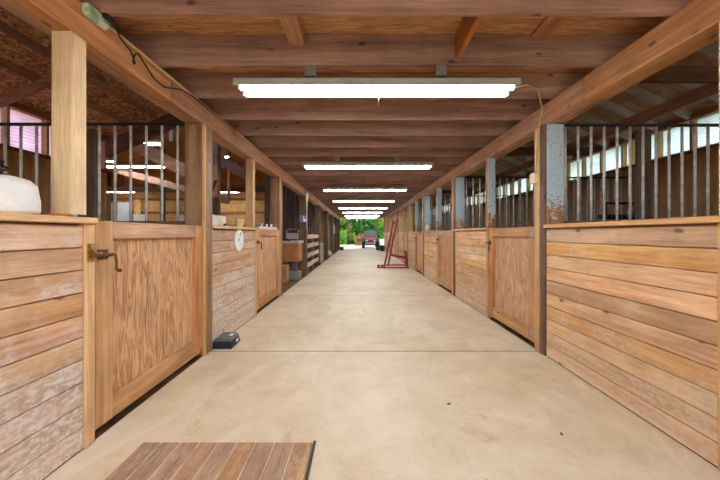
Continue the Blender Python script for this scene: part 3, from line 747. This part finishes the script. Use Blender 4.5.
# bait box on the floor
t = thing('bait_box', (XL+.13, 3.75, 0), 'black pest bait box on the floor against the left post', 'box')
bx0, bx1, by0, by1 = XL+.004, XL+.215, 3.61, 3.86
build('box_base', MB().prism([(bx0, .001), (bx1, .001), (bx1+.01, .02), (bx1-.012, .085), (bx0+.012, .085), (bx0, .02)], 'y', by0, by1), M['black'], t)
build('lid', MB().prism([(bx0+.008, .086), (bx1-.008, .086), (bx1-.03, .118), (bx0+.03, .118)], 'y', by0+.006, by1-.006), M['dark_grey'], t)
build('label_plate', MB().box(bx1-.075, bx1-.035, by0+.11, by0+.19, .1185, .1205), M['sign_white'], t)
build('side_label', MB().box(bx1+.004, bx1+.0055, by0+.13, by0+.20, .03, .07), M['sign_white'], t)
# jug on the right cap
t = thing('plastic_jug', (XR+.06, 9.62, z), 'white plastic jug on the right cap rail', 'jug')
build('jug_body', MB().lathe((XR+.05, 9.62, z+.001), [(.06, 0), (.072, .015), (.072, .13), (.055, .165), (.025, .18), (.025, .205)], 20), M['white_plastic'], t)
build('handle', MB().tube([(XR+.05, 9.56, z+.165), (XR+.05, 9.535, z+.14), (XR+.05, 9.535, z+.07), (XR+.05, 9.555, z+.045)], .009, 8), M['white_plastic'], t)
build('cap', MB().lathe((XR+.05, 9.62, z+.206), [(.026, 0), (.026, .02), (.02, .024)], 14), M['sign_blue'], t)
# switch box and its cord on the near right post
t = thing('switch_box', (XR-.02, 3.55, 1.9), 'beige switch box on the near right main post', 'switch')
build('box_body', MB().box(XR-.075, XR-.0185, 3.51, 3.60, 1.86, 1.97, .006), M['cream'], t)
build('switch_lever', MB().box(XR-.088, XR-.0755, 3.545, 3.565, 1.90, 1.93, .003), M['white_plastic'], t)
cp = [(1.34, 2.86, 2.60), (1.52, 2.92, 2.66), (1.70, 3.05, 2.672), (1.86, 3.3, 2.672), (XR-.02, 3.44, 2.66), (XR-.02, 3.48, 2.52), (XR-.028, 3.52, 2.42), (XR-.03, 3.545, 2.2), (XR-.03, 3.55, 1.972)]
tag(build('power_cord', MB().tube(cp, .007, 8), M['cord_pale']), 'pale cord running from the nearest tube light over the right beam to the switch box', 'cord', None, 'thing')
# junction box, conduit and black cable on the left beam
t = thing('junction_box', (XL+.04, 1.98, 2.63), 'white junction box with flaking green paint on the near left beam', 'junction box')
build('box_body', MB().box(XL+.001, XL+.055, 1.90, 2.075, 2.61, 2.69, .018), M['green_paint'], t)
build('plug', MB().box(XL+.056, XL+.085, 1.99, 2.075, 2.65, 2.685, .010).tube([(XL+.07, 2.075, 2.665), (XL+.065, 2.12, 2.67)], .012, 8), M['cord_black'], t)
tag(build('conduit_pipe', MB().tube([(XL+.018, 2.095, 2.662), (XL+.018, 5.0, 2.664), (XL+.018, 13.5, 2.664)], .011, 8), M['cord_pale']), 'thin pale conduit pipe along the top of the left beam', 'conduit', None, 'thing')
cb = [(XL+.06, 2.10, 2.665), (XL+.035, 2.18, 2.635), (XL+.035, 2.28, 2.60), (XL+.03, 2.33, 2.545), (XL+.03, 2.32, 2.53), (XL+.032, 2.305, 2.545), (XL+.034, 2.32, 2.60), (XL+.03, 2.36, 2.635),
      (XL+.03, 2.42, 2.60), (XL+.025, 2.55, 2.54), (XL+.025, 2.68, 2.53), (XL+.025, 2.80, 2.575), (XL+.03, 2.92, 2.62), (XL+.035, 3.1, 2.645), (XL+.035, 4.2, 2.645)]
tag(build('black_cable', MB().tube(cb, .006, 8), M['cord_black']), 'looping black cable drooping from the junction box on the left beam', 'cable', None, 'thing')

# ------------------------------------------------------------------ wooden hatch in the floor
m = MB(); hx0, hx1, hy0, hy1 = -1.335, -.29, .6, 1.965
n = 9; w = (hx1-hx0)/n
for i in range(n): m.box(hx0+i*w+.004, hx0+(i+1)*w-.004, hy0, hy1, .001, .022, .003)
t = thing('floor_hatch', (-.8, 1.3, 0), 'worn brown grooved board hatch lying on the concrete floor', 'hatch')
build('boards', m, M['hatch'], t)
for i in range(1, n): build('groove_dust', MB().box(hx0+i*w-.0035, hx0+i*w+.0035, hy0, hy1-.002, .001, .019), M['gravel'], t)
m = MB().box(hx1+.001, hx1+.016, hy0, hy1+.03, .001, .012)
build('rim', m, M['iron'], t)
# dead leaves
for i, (x, y, r) in enumerate(((.66, 2.43, .4), (1.30, 2.05, 1.4), (.72, 1.62, 2.2))):
    mb = MB(); t_ = [(0,0),(.012,.008),(.025,.006),(.034,0),(.024,-.008),(.01,-.007)]
    vs = [mb.bm.verts.new((x+a*math.cos(r)-b*math.sin(r), y+a*math.sin(r)+b*math.cos(r), .004+.006*abs(a-.017)/.017)) for a, b in t_]
    ctop = mb.bm.faces.new(vs)
    ex = bmesh.ops.extrude_face_region(mb.bm, geom=[ctop]); bmesh.ops.translate(mb.bm, vec=(0,0,.0025), verts=[v for v in ex['geom'] if isinstance(v, bmesh.types.BMVert)])
    tag(build('dead_leaf', mb, M['rust']), 'small dry brown leaf on the concrete, %s' % ['in the middle of the aisle','toward the right-hand panel','closest to the camera'][i], 'leaf', 'dry leaves on the floor', 'thing')

# ------------------------------------------------------------------ red steel rack
t = thing('red_rack', (1.2, 12.5, 0), 'red tubular steel rack with tall leaning uprights standing by the right-hand doors', 'rack')
ya, yb = 12.05, 13.05; q = .026
def sq(a, b, w=.05): return MB().bar(a, b, w, w, (0,0,1) if abs(Vector(b).z-Vector(a).z) < .5 else (0,1,0), .004)
build('base_bar', sq((.64, ya, .035), (1.86, ya, .035)), M['red'], t)
build('base_bar', sq((.95, yb, .035), (1.86, yb, .035)), M['red'], t)
for x in (.97, 1.80): build('cross_bar', sq((x, ya+.03, .035), (x, yb-.03, .035)), M['red'], t)
ua, ub = ((.92, ya+.06, .062), (1.27, ya+.06, 1.80)), ((1.08, ya+.30, .062), (1.43, ya+.30, 1.86))
build('upright', sq(*ua, .07), M['red'], t); build('upright', sq(*ub, .07), M['red'], t)
for f_ in (.2, .45, .7, .93):
    a = Vector(ua[0]).lerp(Vector(ua[1]), f_); b = Vector(ub[0]).lerp(Vector(ub[1]), f_)
    build('rung', MB().tube([a, b], .016, 8), M['red'], t)
build('arm', sq((1.12, ya+.06, .50), (1.80, ya+.06, .36), .05), M['red'], t)
build('arm', sq((1.20, ya+.45, .50), (1.78, ya+.45, .40), .05), M['red'], t)
build('end_post', sq((1.80, ya+.02, .062), (1.74, ya+.02, .66), .05), M['red'], t)
build('end_post', sq((1.80, ya+.45, .062), (1.76, ya+.45, .66), .05), M['red'], t)
for wx in (.72, .86): build('wheel', MB().lathe((wx, ya+.30, .062), [(.02, -.03), (.06, -.03), (.06, .03), (.02, .03)], 16, 'y'), M['rust'], t)

# tyre at the far right
t = thing('spare_wheel', (1.62, 25.5, 0), 'black tyre lying by the right side of the far opening', 'tyre')
build('tread', MB().lathe((1.6, 25.5, .001), [(.18, 0), (.31, .0), (.34, .04), (.34, .15), (.31, .19), (.18, .19)], 28), M['rubber'], t)
build('rim', MB().lathe((1.6, 25.5, .191), [(.16, 0), (.17, .01), (.05, .012)], 24), M['grey_metal'], t)
t = thing('black_bin', (1.72, 24.5, 0), 'black bin standing before the tyre near the far opening', 'bin')
build('bin_body', MB().lathe((1.68, 24.4, .001), [(.17, 0), (.18, .01), (.24, .42), (.25, .43), (.23, .43), (.2, .4)], 20), M['black'], t)

# ------------------------------------------------------------------ utility vehicle in the yard
vx, vy = .98, 29.6; g0 = -.04
t = thing('utility_vehicle', (vx, vy, g0), 'red and black off-road utility vehicle parked outside the far opening', 'vehicle')
for sx in (-1, 1):
    for sy in (0, 1.9):
        w_ = build('wheel', MB().lathe((vx+sx*.66, vy+sy+.1, g0+.30), [(.16, -.13), (.27, -.13), (.30, -.09), (.30, .09), (.27, .13), (.16, .13)], 24, 'x'), M['rubber'], t)
        build('hub', MB().lathe((vx+sx*.66, vy+sy+.1, g0+.30), [(.03, -.1), (.155, -.1), (.155, .1), (.03, .1)], 16, 'x'), M['grey_metal'], w_)
build('chassis', MB().box(vx-.50, vx+.50, vy-.15, vy+2.4, g0+.30, g0+.46, .02), M['black'], t)
build('bumper', MB().tube([(vx-.5, vy-.20, g0+.48), (vx-.46, vy-.27, g0+.54), (vx+.46, vy-.27, g0+.54), (vx+.5, vy-.20, g0+.48)], .03, 8).box(vx-.46, vx+.46, vy-.19, vy-.151, g0+.40, g0+.56), M['grey_metal'], t)
build('bonnet', MB().prism([(vy-.18, g0+.57), (vy-.18, g0+.78), (vy+.0, g0+.86), (vy+.75, g0+1.0), (vy+.75, g0+.57)], 'x', vx-.46, vx+.46), M['red_dark'], t)
build('fender', MB().prism([(vy-.25, g0+.58), (vy-.2, g0+.72), (vy+.1, g0+.76), (vy+.5, g0+.70), (vy+.5, g0+.62), (vy+.1, g0+.66)], 'x', vx-.80, vx-.462).prism([(vy-.25, g0+.58), (vy-.2, g0+.72), (vy+.1, g0+.76), (vy+.5, g0+.70), (vy+.5, g0+.62), (vy+.1, g0+.66)], 'x', vx+.462, vx+.80), M['black'], t)
build('grille', MB().box(vx-.25, vx+.25, vy-.195, vy-.181, g0+.60, g0+.72, .005), M['black'], t)
for s in (-1, 1): build('headlight', MB().box(vx+s*.28-.0*s, vx+s*.43, vy-.198, vy-.181, g0+.68, g0+.77, .008), M['sign_white'], t)
build('windscreen', MB().prism([(vy+.76, g0+1.0), (vy+.79, g0+1.0), (vy+1.02, g0+1.62), (vy+.99, g0+1.62)], 'x', vx-.55, vx+.55), M['glass'], t)
cg = MB()
for s in (-1, 1): cg.tube([(vx+s*.60, vy+.55, g0+.7), (vx+s*.60, vy+.74, g0+1.02), (vx+s*.56, vy+1.0, g0+1.68), (vx+s*.56, vy+2.0, g0+1.68), (vx+s*.60, vy+2.2, g0+.8)], .028, 8)
build('roll_cage', cg, M['black'], t)
build('roof_panel', MB().box(vx-.58, vx+.58, vy+.95, vy+2.05, g0+1.71, g0+1.75, .015), M['black'], t)
build('seat', MB().box(vx-.5, vx+.5, vy+1.45, vy+1.95, g0+.62, g0+.78, .03).box(vx-.5, vx+.5, vy+1.85, vy+2.0, g0+.79, g0+1.28, .03), M['dark_grey'], t)
build('cargo_bed', MB().box(vx-.6, vx+.6, vy+2.02, vy+2.75, g0+.62, g0+.92, .02), M['red_dark'], t)
t = thing('white_drum', (2.0, 30.2, g0), 'white drum beside the parked vehicle outside', 'drum')
build('drum_body', MB().lathe((2.05, 30.2, g0), [(.24, 0), (.25, .01), (.25, .38), (.255, .4), (.25, .42), (.25, .84), (.23, .86)], 24), M['white_plastic'], t)

# ------------------------------------------------------------------ trees and shrubs
def tree(x, y, h, cw, z0, n, mat, label, seed, trunk=True, name='leafy_tree', ls=.22):
    r = random.Random(seed)
    t = thing(name, (x, y, -.13), label, 'tree' if trunk else 'shrub', 'trees behind the yard' if trunk else None)
    if trunk:
        tr = MB().tube([(x, y, -.13), (x+.05, y, h*.35), (x-.05, y+.1, h*.8)], [.16, .12, .05], 8)
        for i in range(5):
            a = r.uniform(0, 2*PI); zb = h*r.uniform(.35, .7)
            tr.tube([(x, y, zb), (x+cw*.45*math.cos(a), y+cw*.45*math.sin(a), zb+h*.18)], [.06, .02], 6)
        build('trunk', tr, M['bark'], t)
    m = MB()
    clumps = [(r.uniform(-1,1)*cw*.8, r.uniform(-1,1)*cw*.6, r.uniform(z0, h), r.uniform(.5,1)*cw*.42) for _ in range(26)]
    for i in range(n):
        c = r.choice(clumps); d = Vector((r.gauss(0,1), r.gauss(0,1), r.gauss(0,1))).normalized()*c[3]*(r.random()**.4)
        p = Vector((x+c[0], y+c[1], c[2])) + d
        if p.z < .05: p.z = .05+r.random()*.2
        u = Vector((r.gauss(0,1), r.gauss(0,1), r.gauss(0,.6))).normalized(); v = u.orthogonal().normalized()
        s = ls*r.uniform(.6, 1.3)
        m.quad(p-u*s*.5, p+v*s*.3, p+u*s*.5, p-v*s*.3)
    bmm = m.bm
    me = bpy.data.meshes.new('foliage'); off = worldloc(t)
    for v_ in bmm.verts: v_.co -= off
    bmm.to_mesh(me); bmm.free(); me.materials.append(mat)
    o = bpy.data.objects.new('foliage', me); link(o, t); o['kind'] = 'thing'
for (tx, ty, th, mt_, tl) in ((-3.3, 38.5, 6.5, 'leaf_a', 'fresh green tree at the left of the far opening'), (.1, 38.5, 7, 'leaf_b', 'deep green tree in the middle behind the yard'),
                         (3.5, 38.5, 6.5, 'leaf_c', 'yellowish green tree behind the parked vehicle'), (-7.0, 38.5, 7, 'leaf_b', 'deep green tree farther left behind the yard'), (7.1, 38.5, 7, 'leaf_a', 'fresh green tree farther right behind the yard'),
                         (-1.6, 42.2, 8, 'leaf_c', 'yellowish green tree behind the gap left of the middle tree'), (1.9, 42.2, 8, 'leaf_a', 'fresh green tree behind the gap right of the middle tree')):
    tree(tx, ty, th, 1.5, .7, 2200, M[mt_], tl, int(tx*10)+200)
tree(-2.2, 35.3, 1.6, .8, .1, 1100, M['leaf_a'], 'low green shrub at the left edge of the gravel yard', 6, False, 'green_shrub', .16)
tree(.0, 35.3, 1.2, .7, .1, 900, M['brush'], 'heap of dry brown brush behind the gravel yard', 7, False, 'brush_heap', .16)
tree(2.4, 35.3, 2.0, .8, .1, 1200, M['leaf_b'], 'deep green shrub behind the parked vehicle', 8, False, 'green_shrub', .16)
# tree line behind, one mass nobody could count
r = random.Random(11); m = MB()
for i in range(9000):
    p = Vector((r.uniform(-10, 10), r.uniform(44.5, 48), 8*r.random()**1.3))
    u = Vector((r.gauss(0,1), r.gauss(0,1), r.gauss(0,.6))).normalized(); v = u.orthogonal().normalized(); s = r.uniform(.35, .9)
    m.quad(p-u*s*.5, p+v*s*.35, p+u*s*.5, p-v*s*.35)
o = build('woodland_foliage', m, M['leaf_b'], loc=(0,47,0)); o['kind'] = 'stuff'; o['label'] = 'dense green woodland foliage closing the view'; o['category'] = 'foliage'

# ------------------------------------------------------------------ daylight
w = bpy.data.worlds.new('daylight'); SC.world = w; w.use_nodes = True
nt = w.node_tree; nt.nodes.clear()
sky = nt.nodes.new('ShaderNodeTexSky'); sky.sky_type = 'NISHITA'; sky.sun_disc = False
sky.sun_elevation = math.radians(52); sky.sun_rotation = math.radians(140); sky.dust_density = 2.0
bg = nt.nodes.new('ShaderNodeBackground'); bg.inputs[1].default_value = .5
ow = nt.nodes.new('ShaderNodeOutputWorld')
nt.links.new(sky.outputs[0], bg.inputs[0]); nt.links.new(bg.outputs[0], ow.inputs[0])
sl = bpy.data.lights.new('sun', 'SUN'); sl.energy = 2.6; sl.angle = .01; sl.color = (1, .95, .86)
so = bpy.data.objects.new('sun', sl); link(so)
so.rotation_euler = Vector((-.3, .6, -.85)).to_track_quat('-Z', 'Y').to_euler(); so.location = (10, -10, 20)

# ------------------------------------------------------------------ camera
cam = bpy.data.cameras.new('camera'); cam.sensor_width = 36; cam.lens = 16.0; cam.shift_y = -6/720; cam.clip_start = .05; cam.clip_end = 300
co = bpy.data.objects.new('camera', cam); link(co); co.location = (0, 0, H); co.rotation_euler = (PI/2, 0, 0)
SC.camera = co
vs = SC.view_settings; vs.view_transform = 'Standard'; vs.look = 'None'; vs.gamma = 1; vs.use_curve_mapping = False; vs.exposure = 0.72
SC.cycles.use_denoising = True
SC.cycles.max_bounces = 10; SC.cycles.diffuse_bounces = 8
SC.cycles.sample_clamp_indirect = 8
